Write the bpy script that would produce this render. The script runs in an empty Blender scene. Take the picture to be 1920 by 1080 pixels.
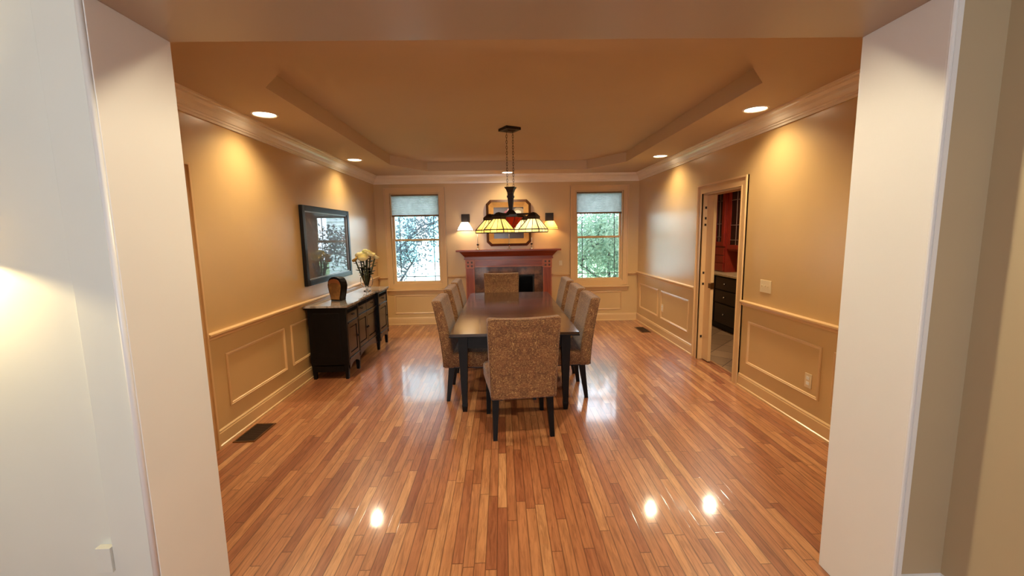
import bpy, bmesh, math, random
from mathutils import Vector, Matrix
R = math.radians
SC = bpy.context.scene
COL = SC.collection

# ------------------------------------------------------------------ camera
cd = bpy.data.cameras.new('camera'); cam = bpy.data.objects.new('camera', cd); COL.objects.link(cam)
cd.sensor_width = 36; cd.sensor_fit = 'HORIZONTAL'; cd.lens = 36 * 790.9 / 1920; cd.clip_start = .05; cd.clip_end = 200
rt = Vector((0.99956877, -0.0240968, -0.01678168)); up = Vector((0.01971512, 0.12717404, 0.99168447)); fw = Vector((0.02176223, 0.99158767, -0.12759427))
m = Matrix((rt, up, -fw)).transposed().to_4x4(); m.translation = (0, 0, 1.65); cam.matrix_world = m
SC.camera = cam

# ------------------------------------------------------------------ world, exposure
SC.view_settings.view_transform = 'Standard'; SC.view_settings.look = 'None'
SC.view_settings.gamma = 1; SC.view_settings.use_curve_mapping = False
SC.view_settings.exposure = 0.0
W = bpy.data.worlds.new('overcast_sky'); SC.world = W; W.use_nodes = True
bg = W.node_tree.nodes['Background']; bg.inputs[0].default_value = (.78, .90, 1.0, 1); bg.inputs[1].default_value = 9.0

def light(kind, name, loc, power, color, **k):
    l = bpy.data.lights.new(name, kind); l.energy = power; l.color = color
    o = bpy.data.objects.new(name, l); COL.objects.link(o); o.location = loc
    rot = k.pop('rot', None)
    if rot: o.rotation_euler = rot
    for a, v in k.items(): setattr(l, a, v)
    return o
WARM = (1.0, .845, .56)
def soften(o, smooth=.5, out='Quadratic'):
    l = o.data; l.use_nodes = True; nt = l.node_tree; e = [n for n in nt.nodes if n.type == 'EMISSION'][0]
    f = nt.nodes.new('ShaderNodeLightFalloff'); f.inputs[0].default_value = 1; f.inputs[1].default_value = smooth
    nt.links.new(f.outputs[out], e.inputs['Strength']); return o
# added area lamp behind the camera, standing in for daylight; no window is built
light('AREA', 'foyer_daylight_fill', (-.45, -2.6, 1.9), 50, (.94, .97, 1), rot=(R(90), 0, R(0)), shape='RECTANGLE', size=1.4, size_y=1.1, spread=R(130))
# portals: let the sky light in through the two dining room windows
for wx in (-1.555, 1.785):
    p_ = light('AREA', 'window_portal', (wx, 7.93, 1.58), 1, (1, 1, 1), rot=(R(-90), 0, 0), shape='RECTANGLE', size=.89, size_y=1.63); p_.data.cycles.is_portal = True

# ------------------------------------------------------------------ materials
def s2l(c): return tuple((v / 12.92 if v <= .04045 else ((v + .055) / 1.055) ** 2.4) for v in [x / 255 for x in c]) + (1,)
class NT:
    def __init__(s, name):
        s.m = bpy.data.materials.new(name); s.m.use_nodes = True; s.t = s.m.node_tree; s.n = s.t.nodes; s.l = s.t.links
        s.p = s.n['Principled BSDF']; s.out = s.n['Material Output']
    def add(s, typ, **k):
        n = s.n.new(typ)
        for a, v in k.items(): setattr(n, a, v)
        return n
    def link(s, a, b): s.l.new(a, b)
    def math(s, op, a, b=None, c=None):
        n = s.add('ShaderNodeMath', operation=op)
        for i, v in enumerate((a, b, c)):
            if v is None: continue
            if isinstance(v, (int, float)): n.inputs[i].default_value = v
            else: s.link(v, n.inputs[i])
        return n.outputs[0]
    def mix(s, f, a, b):
        n = s.add('ShaderNodeMix', data_type='RGBA')
        if isinstance(f, (int, float)): n.inputs[0].default_value = f
        else: s.link(f, n.inputs[0])
        for i, v in ((6, a), (7, b)):
            if isinstance(v, tuple): n.inputs[i].default_value = v
            else: s.link(v, n.inputs[i])
        return n.outputs[2]
    def ramp(s, f, pts):
        n = s.add('ShaderNodeValToRGB'); e = n.color_ramp.elements
        while len(e) < len(pts): e.new(.5)
        for i, (p, c) in enumerate(pts): e[i].position = p; e[i].color = c
        s.link(f, n.inputs[0]); return n.outputs[0]
    def noise(s, vec, scale, detail=2, rough=.5, dist=0, dims='3D'):
        n = s.add('ShaderNodeTexNoise', noise_dimensions=dims)
        n.inputs['Scale'].default_value = scale; n.inputs['Detail'].default_value = detail
        n.inputs['Roughness'].default_value = rough; n.inputs['Distortion'].default_value = dist
        if vec: s.link(vec, n.inputs['Vector'])
        return n.outputs[0]
    def bump(s, h, strength, dist=.002):
        n = s.add('ShaderNodeBump'); n.inputs['Strength'].default_value = strength; n.inputs['Distance'].default_value = dist
        s.link(h, n.inputs['Height']); s.link(n.outputs[0], s.p.inputs['Normal'])
def P(name, col, rough=.5, metal=0, coat=0, coat_r=.1, var=.06, scale=6, bump=0, bscale=60, spec=.5, emit=None, es=0):
    t = NT(name); c = s2l(col); tc = t.add('ShaderNodeTexCoord').outputs['Object']
    n = t.noise(tc, scale, 3)
    lo = tuple(v * (1 - var) for v in c[:3]) + (1,); hi = tuple(min(1, v * (1 + var)) for v in c[:3]) + (1,)
    t.link(t.ramp(n, [(.3, lo), (.7, hi)]), t.p.inputs['Base Color'])
    i = t.p.inputs
    i['Roughness'].default_value = rough; i['Metallic'].default_value = metal; i['Coat Weight'].default_value = coat
    i['Coat Roughness'].default_value = coat_r; i['Specular IOR Level'].default_value = spec
    if bump: t.bump(t.noise(tc, bscale, 3), bump)
    if emit: i['Emission Color'].default_value = s2l(emit); i['Emission Strength'].default_value = es
    return t.m
M = {}
M['wall'] = P('tan_wall_paint', (206, 168, 112), .42, coat=.9, coat_r=.27, var=.03, scale=2, bump=.12, bscale=45)
M['trim'] = P('tan_trim_paint', (216, 176, 124), .30, var=.02, coat=.3, coat_r=.2)
M['ceil'] = P('tan_ceiling_paint', (200, 176, 148), .75, var=.02, scale=1.5, bump=.08, bscale=40)
M['crown'] = P('crown_paint', (240, 224, 204), .26, var=.02, coat=.3, coat_r=.2)
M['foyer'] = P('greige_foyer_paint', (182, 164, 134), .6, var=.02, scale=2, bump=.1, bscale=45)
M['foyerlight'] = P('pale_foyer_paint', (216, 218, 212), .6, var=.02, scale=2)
M['white'] = P('white_trim_paint', (230, 229, 228), .33, var=.015, scale=2)
M['lid'] = P('foyer_ceiling_paint', (214, 206, 196), .5, var=.015, scale=2)
M['ivory'] = P('ivory_plastic', (222, 200, 160), .35, var=.02)
M['whiteplastic'] = P('white_plastic', (225, 222, 214), .35, var=.02)
M['black'] = P('black_lacquered_wood', (9, 7, 7), .42, var=.3, scale=12, spec=.2)
M['espresso'] = P('espresso_lacquered_wood', (30, 19, 17), .28, var=.22, scale=10, coat=.3, coat_r=.15)
M['legblack'] = P('black_stained_leg', (10, 7, 7), .4, spec=.25, var=.3, scale=14)
M['bronze'] = P('dark_bronze', (34, 20, 14), .45, metal=.4, var=.3, scale=20)
M['brass'] = P('aged_brass', (120, 86, 50), .35, metal=.9, var=.1)
M['nickel'] = P('nickel', (200, 195, 185), .25, metal=1, var=.05)
M['gold'] = P('gold_leaf_frame', (204, 152, 84), .4, metal=.15, var=.1, scale=8)
M['golddark'] = P('umber_frame_edge', (84, 48, 22), .4, metal=.1, var=.25, scale=18)
M['pictureblack'] = P('black_frame', (10, 10, 13), .32, var=.2, spec=.35)
M['silverline'] = P('silver_fillet', (150, 150, 155), .3, metal=.6)
M['doorwood'] = P('stained_door', (120, 66, 34), .35, var=.15, scale=5)
M['cherry'] = P('cherry_cabinet', (128, 36, 22), .32, var=.18, scale=6, coat=.3)
M['cherryd'] = P('dark_glass_interior', (38, 16, 14), .2, var=.3)
M['came'] = P('cabinet_leading', (140, 110, 95), .4, metal=.3)
M['counter'] = P('beige_stone_counter', (176, 150, 112), .25, var=.15, scale=25)
M['dark'] = P('soot_black', (8, 8, 9), .6, var=.2)
M['darkgloss'] = P('firebox_glass', (8, 9, 10), .12, var=.2)
M['dirtdark'] = P('register_brown', (66, 46, 32), .45, metal=.3, var=.15)
M['rail'] = P('shade_rail', (120, 88, 48), .5)
M['stem'] = P('flower_stem', (60, 66, 32), .55, var=.3, scale=30)
M['leaf'] = P('rose_leaf', (48, 48, 22), .5, var=.3, scale=30)
M['rose'] = P('cream_rose_petal', (250, 236, 180), .55, var=.05, scale=40)
M['rosegreen'] = P('green_cream_petal', (226, 226, 160), .55, var=.08, scale=40)
M['rosehip'] = P('ochre_bloom', (190, 140, 62), .55, var=.2, scale=40)
M['siding'] = P('pale_siding', (226, 238, 240), .6, var=.03)
M['teal'] = P('pale_teal_siding', (150, 218, 228), .6, var=.05)
M['bark'] = P('tree_bark', (58, 62, 66), .8, var=.3, scale=9, bump=.5, bscale=30)
M['lawn'] = P('lawn', (108, 140, 90), .9, var=.3, scale=3)
M['sconcemetal'] = P('sconce_plate', (40, 28, 20), .5, metal=.3, var=.2)
M['candle'] = P('white_candle_wax', (240, 232, 214), .4, var=.02)

def fmat(name, a, b, scale, thr=(.42, .58), rough=.55, bump=.3):
    t = NT(name); tc = t.add('ShaderNodeTexCoord').outputs['Object']
    t.link(t.ramp(t.noise(tc, scale, 4, .6), [(thr[0], s2l(a)), (thr[1], s2l(b))]), t.p.inputs['Base Color'])
    t.p.inputs['Roughness'].default_value = rough
    return t.m
M['marble'] = fmat('grey_brown_marble', (120, 108, 98), (160, 150, 142), 14, rough=.08)
M['marble'].node_tree.nodes['Principled BSDF'].inputs['Coat Weight'].default_value = .6
M['slate'] = fmat('brown_slate_tile', (96, 62, 40), (140, 96, 64), 7, rough=.25)
M['mantel'] = None

def wood(name, a, b, axis='X', rough=.3, coat=.3, sc=3):
    t = NT(name); tc = t.add('ShaderNodeTexCoord'); mp = t.add('ShaderNodeMapping')
    s = {'X': (.6, 9, 9), 'Y': (9, .6, 9), 'Z': (9, 9, .6)}[axis]; mp.inputs['Scale'].default_value = s
    t.link(tc.outputs['Object'], mp.inputs['Vector'])
    n = t.noise(mp.outputs[0], sc, 5, .6, .6)
    t.link(t.ramp(n, [(.3, s2l(a)), (.7, s2l(b))]), t.p.inputs['Base Color'])
    t.p.inputs['Roughness'].default_value = rough; t.p.inputs['Coat Weight'].default_value = coat; t.p.inputs['Coat Roughness'].default_value = .1
    return t.m
M['mantel'] = wood('cherry_mantel', (122, 48, 26), (164, 76, 44), 'X')
M['mantelv'] = wood('cherry_mantel_post', (122, 48, 26), (164, 76, 44), 'Z')
M['mantell'] = wood('cherry_mantel_bead', (170, 88, 56), (192, 108, 70), 'X')
M['table'] = wood('dark_table_wood', (36, 25, 18), (62, 43, 30), 'Y', .2, 1.0, 2.2)

# oak strip floor, boards along Y
def floor_mat():
    t = NT('oak_strip_floor'); tc = t.add('ShaderNodeTexCoord'); sep = t.add('ShaderNodeSeparateXYZ'); t.link(tc.outputs['Object'], sep.inputs[0])
    x, y = sep.outputs[0], sep.outputs[1]
    u = t.math('DIVIDE', x, .057); i = t.math('FLOOR', u); fx = t.math('FRACT', u)
    wn = t.add('ShaderNodeTexWhiteNoise', noise_dimensions='1D'); t.link(i, wn.inputs['W'])
    L = t.math('MULTIPLY_ADD', wn.outputs[0], .55, .55)
    wn2 = t.add('ShaderNodeTexWhiteNoise', noise_dimensions='1D'); t.link(t.math('ADD', i, 71.3), wn2.inputs['W'])
    v = t.math('ADD', t.math('DIVIDE', y, L), t.math('MULTIPLY', wn2.outputs[0], 9)); j = t.math('FLOOR', v); fy = t.math('FRACT', v)
    cv = t.add('ShaderNodeCombineXYZ'); t.link(i, cv.inputs[0]); t.link(j, cv.inputs[1])
    w3 = t.add('ShaderNodeTexWhiteNoise', noise_dimensions='2D'); t.link(cv.outputs[0], w3.inputs['Vector'])
    rnd = w3.outputs['Value']
    base = t.ramp(rnd, [(0, s2l((148, 88, 58))), (.2, s2l((162, 101, 66))), (.5, s2l((175, 115, 75))), (.82, s2l((188, 130, 86))), (1, s2l((200, 146, 99)))])
    # grain
    gv = t.add('ShaderNodeCombineXYZ'); t.link(t.math('MULTIPLY', x, 1), gv.inputs[0]); t.link(t.math('MULTIPLY', y, .07), gv.inputs[1]); t.link(t.math('MULTIPLY', rnd, 37), gv.inputs[2])
    g = t.noise(gv.outputs[0], 70, 4, .65, .8)
    gm = t.ramp(g, [(.34, (.60, .54, .50, 1)), (.58, (1.08, 1.08, 1.08, 1))])
    gv2 = t.add('ShaderNodeCombineXYZ'); t.link(x, gv2.inputs[0]); t.link(t.math('MULTIPLY', y, .25), gv2.inputs[1]); t.link(t.math('MULTIPLY', rnd, 19), gv2.inputs[2])
    g2 = t.ramp(t.noise(gv2.outputs[0], 9, 3, .6, 1.2), [(.3, (.88, .82, .78, 1)), (.65, (1.04, 1.04, 1.04, 1))])
    def mul(a, b, f=1):
        n = t.add('ShaderNodeMix', data_type='RGBA', blend_type='MULTIPLY'); n.inputs[0].default_value = f; t.link(a, n.inputs[6]); t.link(b, n.inputs[7]); return n.outputs[2]
    c = mul(mul(base, gm, .85), g2)
    # seams
    ex = t.math('MINIMUM', fx, t.math('SUBTRACT', 1, fx)); ey = t.math('MULTIPLY', t.math('MINIMUM', fy, t.math('SUBTRACT', 1, fy)), t.math('DIVIDE', L, .057))
    e = t.math('MINIMUM', ex, ey)
    seam = t.ramp(e, [(0, (1, 1, 1, 1)), (.035, (1, 1, 1, 1)), (.06, (0, 0, 0, 1))])
    c = t.mix(t.math('MULTIPLY', seam, .62), c, s2l((70, 34, 18)))
    t.link(c, t.p.inputs['Base Color'])
    t.p.inputs['Roughness'].default_value = .34
    t.p.inputs['Coat Weight'].default_value = .75; t.p.inputs['Coat Roughness'].default_value = .085; t.p.inputs['Coat IOR'].default_value = 1.5
    hgt = t.math('ADD', t.math('MULTIPLY', rnd, .3), t.math('SUBTRACT', t.math('MULTIPLY', t.noise(tc.outputs['Object'], 6, 2), .6), t.math('MULTIPLY', seam, .35)))
    b = t.add('ShaderNodeBump'); b.inputs['Strength'].default_value = .2; b.inputs['Distance'].default_value = .001
    t.link(hgt, b.inputs['Height']); t.link(b.outputs[0], t.p.inputs['Normal']); t.link(b.outputs[0], t.p.inputs['Coat Normal'])
    return t.m
M['floor'] = floor_mat()

def tile_mat():
    t = NT('diagonal_kitchen_tile'); tc = t.add('ShaderNodeTexCoord'); mp = t.add('ShaderNodeMapping'); mp.inputs['Rotation'].default_value = (0, 0, R(45))
    t.link(tc.outputs['Object'], mp.inputs['Vector'])
    b = t.add('ShaderNodeTexBrick'); b.offset = 0; b.inputs['Scale'].default_value = 1; b.inputs['Brick Width'].default_value = .32; b.inputs['Row Height'].default_value = .32
    b.inputs['Mortar Size'].default_value = .006; b.inputs['Color1'].default_value = s2l((128, 98, 68)); b.inputs['Color2'].default_value = s2l((150, 118, 84)); b.inputs['Mortar'].default_value = s2l((90, 62, 42))
    t.link(mp.outputs[0], b.inputs['Vector']); t.link(b.outputs['Color'], t.p.inputs['Base Color']); t.p.inputs['Roughness'].default_value = .5
    return t.m
M['tile'] = tile_mat()

def fabric(name, ground, fleck, dark, mirror=True):
    t = NT(name); tc = t.add('ShaderNodeTexCoord'); sep = t.add('ShaderNodeSeparateXYZ'); t.link(tc.outputs['Object'], sep.inputs[0])
    cv = t.add('ShaderNodeCombineXYZ'); t.link(t.math('ABSOLUTE', sep.outputs[0]), cv.inputs[0]); t.link(sep.outputs[1], cv.inputs[1]); t.link(sep.outputs[2], cv.inputs[2])
    v = cv.outputs[0]
    n = t.noise(v, 34, 3, .62, 1.6)
    band = t.math('ABSOLUTE', t.math('SUBTRACT', n, .5))
    f1 = t.ramp(band, [(.0, (1, 1, 1, 1)), (.022, (1, 1, 1, 1)), (.05, (0, 0, 0, 1))])
    f2 = t.ramp(t.noise(v, 90, 2, .5, .5), [(.50, (0, 0, 0, 1)), (.62, (1, 1, 1, 1))])
    f = t.math('MULTIPLY', f1, t.math('MULTIPLY_ADD', f2, .6, .25))
    base = t.mix(t.ramp(t.noise(v, 12, 3, .6, 1), [(.4, (0, 0, 0, 1)), (.6, (1, 1, 1, 1))]), s2l(dark), s2l(ground))
    c = t.mix(f, base, s2l(fleck))
    t.link(c, t.p.inputs['Base Color']); t.p.inputs['Roughness'].default_value = .8
    t.p.inputs['Sheen Weight'].default_value = .25; t.p.inputs['Sheen Roughness'].default_value = .4
    t.bump(t.math('ADD', t.math('MULTIPLY', f, .6), t.noise(tc.outputs['Object'], 260, 2)), .5, .0015)
    return t.m
M['fabric'] = fabric('brown_damask_upholstery', (120, 77, 46), (196, 154, 96), (100, 62, 36))

def glassm(name, col=(1, 1, 1, 1), rough=0, refl=.08):
    t = NT(name); tr = t.add('ShaderNodeBsdfTransparent'); tr.inputs[0].default_value = col
    gl = t.add('ShaderNodeBsdfGlossy'); gl.inputs['Roughness'].default_value = rough
    fr = t.add('ShaderNodeFresnel'); fr.inputs[0].default_value = 1.45
    mx = t.add('ShaderNodeMixShader'); t.link(fr.outputs[0], mx.inputs[0]); t.link(tr.outputs[0], mx.inputs[1]); t.link(gl.outputs[0], mx.inputs[2])
    t.link(mx.outputs[0], t.out.inputs[0]); return t.m
M['pane'] = glassm('window_glass', (.97, .99, 1, 1))
M['vaseglass'] = glassm('clear_vase_glass', (.93, .96, .95, 1))

def translucent(name, col, mixf=.6):
    t = NT(name); tc = t.add('ShaderNodeTexCoord').outputs['Object']
    c = s2l(col); n = t.ramp(t.noise(tc, 12, 3, .6), [(.3, tuple(v * .8 for v in c[:3]) + (1,)), (.7, c)])
    tl = t.add('ShaderNodeBsdfTranslucent'); df = t.add('ShaderNodeBsdfDiffuse'); mx = t.add('ShaderNodeMixShader'); mx.inputs[0].default_value = mixf
    t.link(n, tl.inputs[0]); t.link(n, df.inputs[0]); t.link(df.outputs[0], mx.inputs[1]); t.link(tl.outputs[0], mx.inputs[2])
    t.link(mx.outputs[0], t.out.inputs[0]); return t.m
M['art_amber'] = translucent('amber_art_glass', (250, 214, 130), .7)
M['art_cream'] = translucent('cream_art_glass', (250, 226, 176), .7)
M['art_red'] = translucent('red_art_glass', (190, 60, 40), .5)
M['art_white'] = translucent('milk_art_glass', (255, 246, 226), .75)
M['shade'] = translucent('cellular_shade_cloth', (204, 206, 204), .75)
M['leafA'] = translucent('foliage_green', (132, 158, 138), .4)
M['leafB'] = translucent('foliage_grey', (92, 102, 108), .35)
M['lampshade'] = translucent('linen_lampshade', (250, 226, 170), .6)

def emis(name, col, st):
    t = NT(name); e = t.add('ShaderNodeEmission'); e.inputs[0].default_value = col; e.inputs[1].default_value = st
    t.link(e.outputs[0], t.out.inputs[0]); return t.m
M['bulb'] = emis('lit_lamp_face', (1, .86, .58, 1), 14)

# ------------------------------------------------------------------ mesh helpers
def tag(o, label=None, cat=None, group=None, kind=None):
    if label: o['label'] = label
    if cat: o['category'] = cat
    if group: o['group'] = group
    if kind: o['kind'] = kind
    return o
def empty(name, loc=(0, 0, 0), rz=0, label=None, cat=None, group=None):
    o = bpy.data.objects.new(name, None); COL.objects.link(o); o.location = loc; o.rotation_euler = (0, 0, rz); o.empty_display_size = .1
    return tag(o, label, cat, group)
def dup(root, loc, rz, label, group=None):
    def cp(o, par):
        c = o.copy(); COL.objects.link(c)
        if par: c.parent = par
        for ch in list(o.children): cp(ch, c)
        return c
    r = cp(root, None); r.location = loc; r.rotation_euler = (0, 0, rz); r['label'] = label
    if group: r['group'] = group
    return r
class MB:
    def __init__(s): s.v = []; s.f = []; s.sm = False
    def box(s, x0, x1, y0, y1, z0, z1):
        b = len(s.v); s.v += [(x, y, z) for x in (x0, x1) for y in (y0, y1) for z in (z0, z1)]
        for q in ((0, 1, 3, 2), (4, 6, 7, 5), (0, 4, 5, 1), (2, 3, 7, 6), (0, 2, 6, 4), (1, 5, 7, 3)): s.f.append([b + i for i in q])
        return s
    def hexa(s, lo, hi):
        """lo, hi: four points each, same winding"""
        b = len(s.v); s.v += list(lo) + list(hi); n = len(lo)
        s.f.append([b + i for i in range(n)][::-1]); s.f.append([b + n + i for i in range(n)])
        for i in range(n): j = (i + 1) % n; s.f.append([b + i, b + j, b + n + j, b + n + i])
        return s
    def poly(s, pts): b = len(s.v); s.v += list(pts); s.f.append(list(range(b, b + len(pts)))); return s
    def taper(s, cx, cy, z0, z1, a0, a1, b0=None, b1=None, dx=0, dy=0):
        b0 = b0 or a0; b1 = b1 or a1
        return s.hexa([(cx - a0 + dx, cy - b0 + dy, z0), (cx + a0 + dx, cy - b0 + dy, z0), (cx + a0 + dx, cy + b0 + dy, z0), (cx - a0 + dx, cy + b0 + dy, z0)],
                      [(cx - a1, cy - b1, z1), (cx + a1, cy - b1, z1), (cx + a1, cy + b1, z1), (cx - a1, cy + b1, z1)])
    def lathe(s, prof, cx=0, cy=0, n=24):
        b = len(s.v)
        for r_, z in prof:
            for k in range(n): a = 2 * math.pi * k / n; s.v.append((cx + r_ * math.cos(a), cy + r_ * math.sin(a), z))
        for i in range(len(prof) - 1):
            for k in range(n): k2 = (k + 1) % n; s.f.append([b + i * n + k, b + i * n + k2, b + (i + 1) * n + k2, b + (i + 1) * n + k])
        s.f.append([b + k for k in range(n)][::-1]); s.f.append([b + (len(prof) - 1) * n + k for k in range(n)])
        return s
    def tube(s, pts, r, n=8, r1=None):
        b = len(s.v); pts = [Vector(p) for p in pts]
        for i, p in enumerate(pts):
            d = (pts[min(i + 1, len(pts) - 1)] - pts[max(i - 1, 0)]).normalized()
            a = d.cross(Vector((0, 0, 1)) if abs(d.z) < .9 else Vector((1, 0, 0))).normalized(); c = d.cross(a)
            rr = r if r1 is None else r + (r1 - r) * i / (len(pts) - 1)
            for k in range(n): t = 2 * math.pi * k / n; s.v.append(tuple(p + a * math.cos(t) * rr + c * math.sin(t) * rr))
        for i in range(len(pts) - 1):
            for k in range(n): k2 = (k + 1) % n; s.f.append([b + i * n + k, b + i * n + k2, b + (i + 1) * n + k2, b + (i + 1) * n + k])
        s.f.append([b + k for k in range(n)][::-1]); s.f.append([b + (len(pts) - 1) * n + k for k in range(n)])
        return s
    def torus(s, c, R_, r, axis='Y', n=16, m_=8):
        b = len(s.v); c = Vector(c)
        for i in range(n):
            a = 2 * math.pi * i / n; e = {'Y': Vector((math.cos(a), 0, math.sin(a))), 'X': Vector((0, math.cos(a), math.sin(a))), 'Z': Vector((math.cos(a), math.sin(a), 0))}[axis]
            nn = {'Y': Vector((0, 1, 0)), 'X': Vector((1, 0, 0)), 'Z': Vector((0, 0, 1))}[axis]
            for k in range(m_): t = 2 * math.pi * k / m_; s.v.append(tuple(c + e * (R_ + r * math.cos(t)) + nn * r * math.sin(t)))
        for i in range(n):
            for k in range(m_): s.f.append([b + i * m_ + k, b + ((i + 1) % n) * m_ + k, b + ((i + 1) % n) * m_ + (k + 1) % m_, b + i * m_ + (k + 1) % m_])
        return s
    def xf(s, mat): s.v = [tuple(mat @ Vector(p)) for p in s.v]; return s
    def build(s, name, mat, parent=None, bevel=0, smooth=False, seg=2, loc=None):
        me = bpy.data.meshes.new(name); me.from_pydata([tuple(p) for p in s.v], [], s.f); me.update()
        bm = bmesh.new(); bm.from_mesh(me); bmesh.ops.recalc_face_normals(bm, faces=bm.faces)
        if bevel: bmesh.ops.bevel(bm, geom=list(bm.edges), offset=bevel, segments=seg, affect='EDGES', profile=.6, clamp_overlap=True)
        bm.to_mesh(me); bm.free()
        if smooth:
            me.polygons.foreach_set('use_smooth', [True] * len(me.polygons)); me.update()
        o = bpy.data.objects.new(name, me); COL.objects.link(o)
        if isinstance(mat, (list, tuple)):
            for x in mat: me.materials.append(x)
        else: me.materials.append(mat)
        if parent: o.parent = parent
        if loc: o.location = loc
        return o
def struct(o): o['kind'] = 'structure'; return o
def rbox(hx, hy, hz, r, nmid=8, nc=4, deform=None):
    """rounded box with a grid fine enough to be bent by deform(x,y,z)"""
    def ax(h):
        e = [-h + r * (1 - math.cos(math.pi / 2 * i / nc)) for i in range(nc + 1)]
        mid = [-h + r + (2 * h - 2 * r) * i / nmid for i in range(1, nmid)]
        return e + mid + [-v for v in reversed(e)]
    H = (hx, hy, hz); A = [ax(h) for h in H]; mb = MB(); idx = {}
    def vid(p):
        k = tuple(round(c, 5) for c in p)
        if k not in idx:
            q = Vector([max(-(H[i] - r), min(H[i] - r, p[i])) for i in range(3)]); d = Vector(p) - q
            o = q + d.normalized() * r if d.length > 1e-6 else Vector(p)
            if deform: o = Vector(deform(*o))
            idx[k] = len(mb.v); mb.v.append(tuple(o))
        return idx[k]
    for a in range(3):
        b, c = [i for i in range(3) if i != a]
        for sgn in (-1, 1):
            for i in range(len(A[b]) - 1):
                for j in range(len(A[c]) - 1):
                    q = []
                    for bi, cj in ((i, j), (i + 1, j), (i + 1, j + 1), (i, j + 1)):
                        p = [0, 0, 0]; p[a] = sgn * H[a]; p[b] = A[b][bi]; p[c] = A[c][cj]; q.append(vid(p))
                    if len(set(q)) == 4: mb.f.append(q)
    return mb

XL, XR, YB, YF, ZC = -2.278, 2.510, 7.756, 1.862, 2.70
JL, JR, YN, ZJ = -1.334, 1.5385, 1.50, 2.447
T = .14  # wall thickness

# ------------------------------------------------------------------ shell
struct(MB().box(XL - T, XR + T, YF - .01, YB + T, -.05, 0).box(-2.9, 2.6, -3.4, YF - .01, -.05, 0).build('floor', M['floor']))
struct(MB().box(XR + T, 4.4, 3.6, 8.6, -.05, -.002).build('floor_kitchen', M['tile']))
# threshold strip is part of the opening
# ceiling with the octagonal tray
def ceiling():
    Z2 = 2.845
    oct_ = [(-1.15, 2.60), (1.43, 2.60), (1.90, 3.16), (1.90, 6.52), (1.44, 7.20), (-1.21, 7.20), (-1.645, 6.52), (-1.645, 3.17)]
    bm = bmesh.new()
    outer = [(XL - T, YF - .2), (XR + T, YF - .2), (XR + T, YB + T), (XL - T, YB + T)]
    lo = [bm.verts.new((x, y, ZC)) for x, y in oct_]; hi = [bm.verts.new((x, y, Z2)) for x, y in oct_]
    ou = [bm.verts.new((x, y, ZC)) for x, y in outer]
    bm.faces.new(hi)
    for i in range(8): bm.faces.new((lo[i], lo[(i + 1) % 8], hi[(i + 1) % 8], hi[i]))
    # ring
    bm.faces.new((ou[0], ou[1], lo[1], lo[0])); bm.faces.new((ou[1], lo[2], lo[1])); bm.faces.new((ou[1], ou[2], lo[3], lo[2])); bm.faces.new((ou[2], lo[4], lo[3]))
    bm.faces.new((ou[2], ou[3], lo[5], lo[4])); bm.faces.new((ou[3], lo[6], lo[5])); bm.faces.new((ou[3], ou[0], lo[7], lo[6])); bm.faces.new((ou[0], lo[0], lo[7]))
    me = bpy.data.meshes.new('ceiling'); bm.to_mesh(me); bm.free(); me.materials.append(M['ceil'])
    o = bpy.data.objects.new('ceiling', me); COL.objects.link(o); struct(o)
ceiling()
def wall(name, mat, x0, x1, y0, y1, holes, axis, z1=2.86):
    """wall slab with rectangular holes given as (a0,a1,z0,z1) along axis"""
    mb = MB(); lo, hi = (y0, y1) if axis == 'Y' else (x0, x1); cur = lo
    def b(a0, a1, za, zb):
        if a1 - a0 < 1e-4 or zb - za < 1e-4: return
        if axis == 'Y': mb.box(x0, x1, a0, a1, za, zb)
        else: mb.box(a0, a1, y0, y1, za, zb)
    for a0, a1, za, zb in sorted(holes):
        b(cur, a0, -.05, z1); b(a0, a1, -.05, za); b(a0, a1, zb, z1); cur = a1
    b(cur, hi, -.05, z1)
    return struct(mb.build(name, mat))
wall('wall_left', M['wall'], XL - T, XL, YF, YB + T, [(2.15, 3.10, -.05, 2.10)], 'Y')
wall('wall_right', M['wall'], XR, XR + T, YF, YB + T, [(4.41, 5.28, -.05, 2.10)], 'Y')
WINS = [(-2.0, -1.11), (1.35, 2.22)]
wall('wall_back', M['wall'], XL, XR, YB, YB + T, [(a, b, .765, 2.40) for a, b in WINS], 'X')
# wall between foyer and dining room, with the wide cased opening
mb = MB()
mb.box(-2.82, JL - .02, YN + .02, YF, -.05, 2.86).box(JR + .02, 2.7, YN + .02, YF, -.05, 2.86).box(JL - .02, JR + .02, YN + .02, YF, ZJ + .02, 2.86)
struct(mb.build('wall_front', M['wall']))
struct(MB().box(JL - .02, JL, YN, YF + .002, 0, ZJ).build('trim_1', M['white'], bevel=.002))
struct(MB().box(JR, JR + .02, YN, YF + .002, 0, ZJ).build('trim_2', M['white'], bevel=.002))
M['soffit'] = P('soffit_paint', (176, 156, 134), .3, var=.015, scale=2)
struct(MB().box(JL - .02, JR + .02, YN, YF + .002, ZJ, ZJ + .02).build('trim_3', M['soffit'], bevel=.002))
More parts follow.
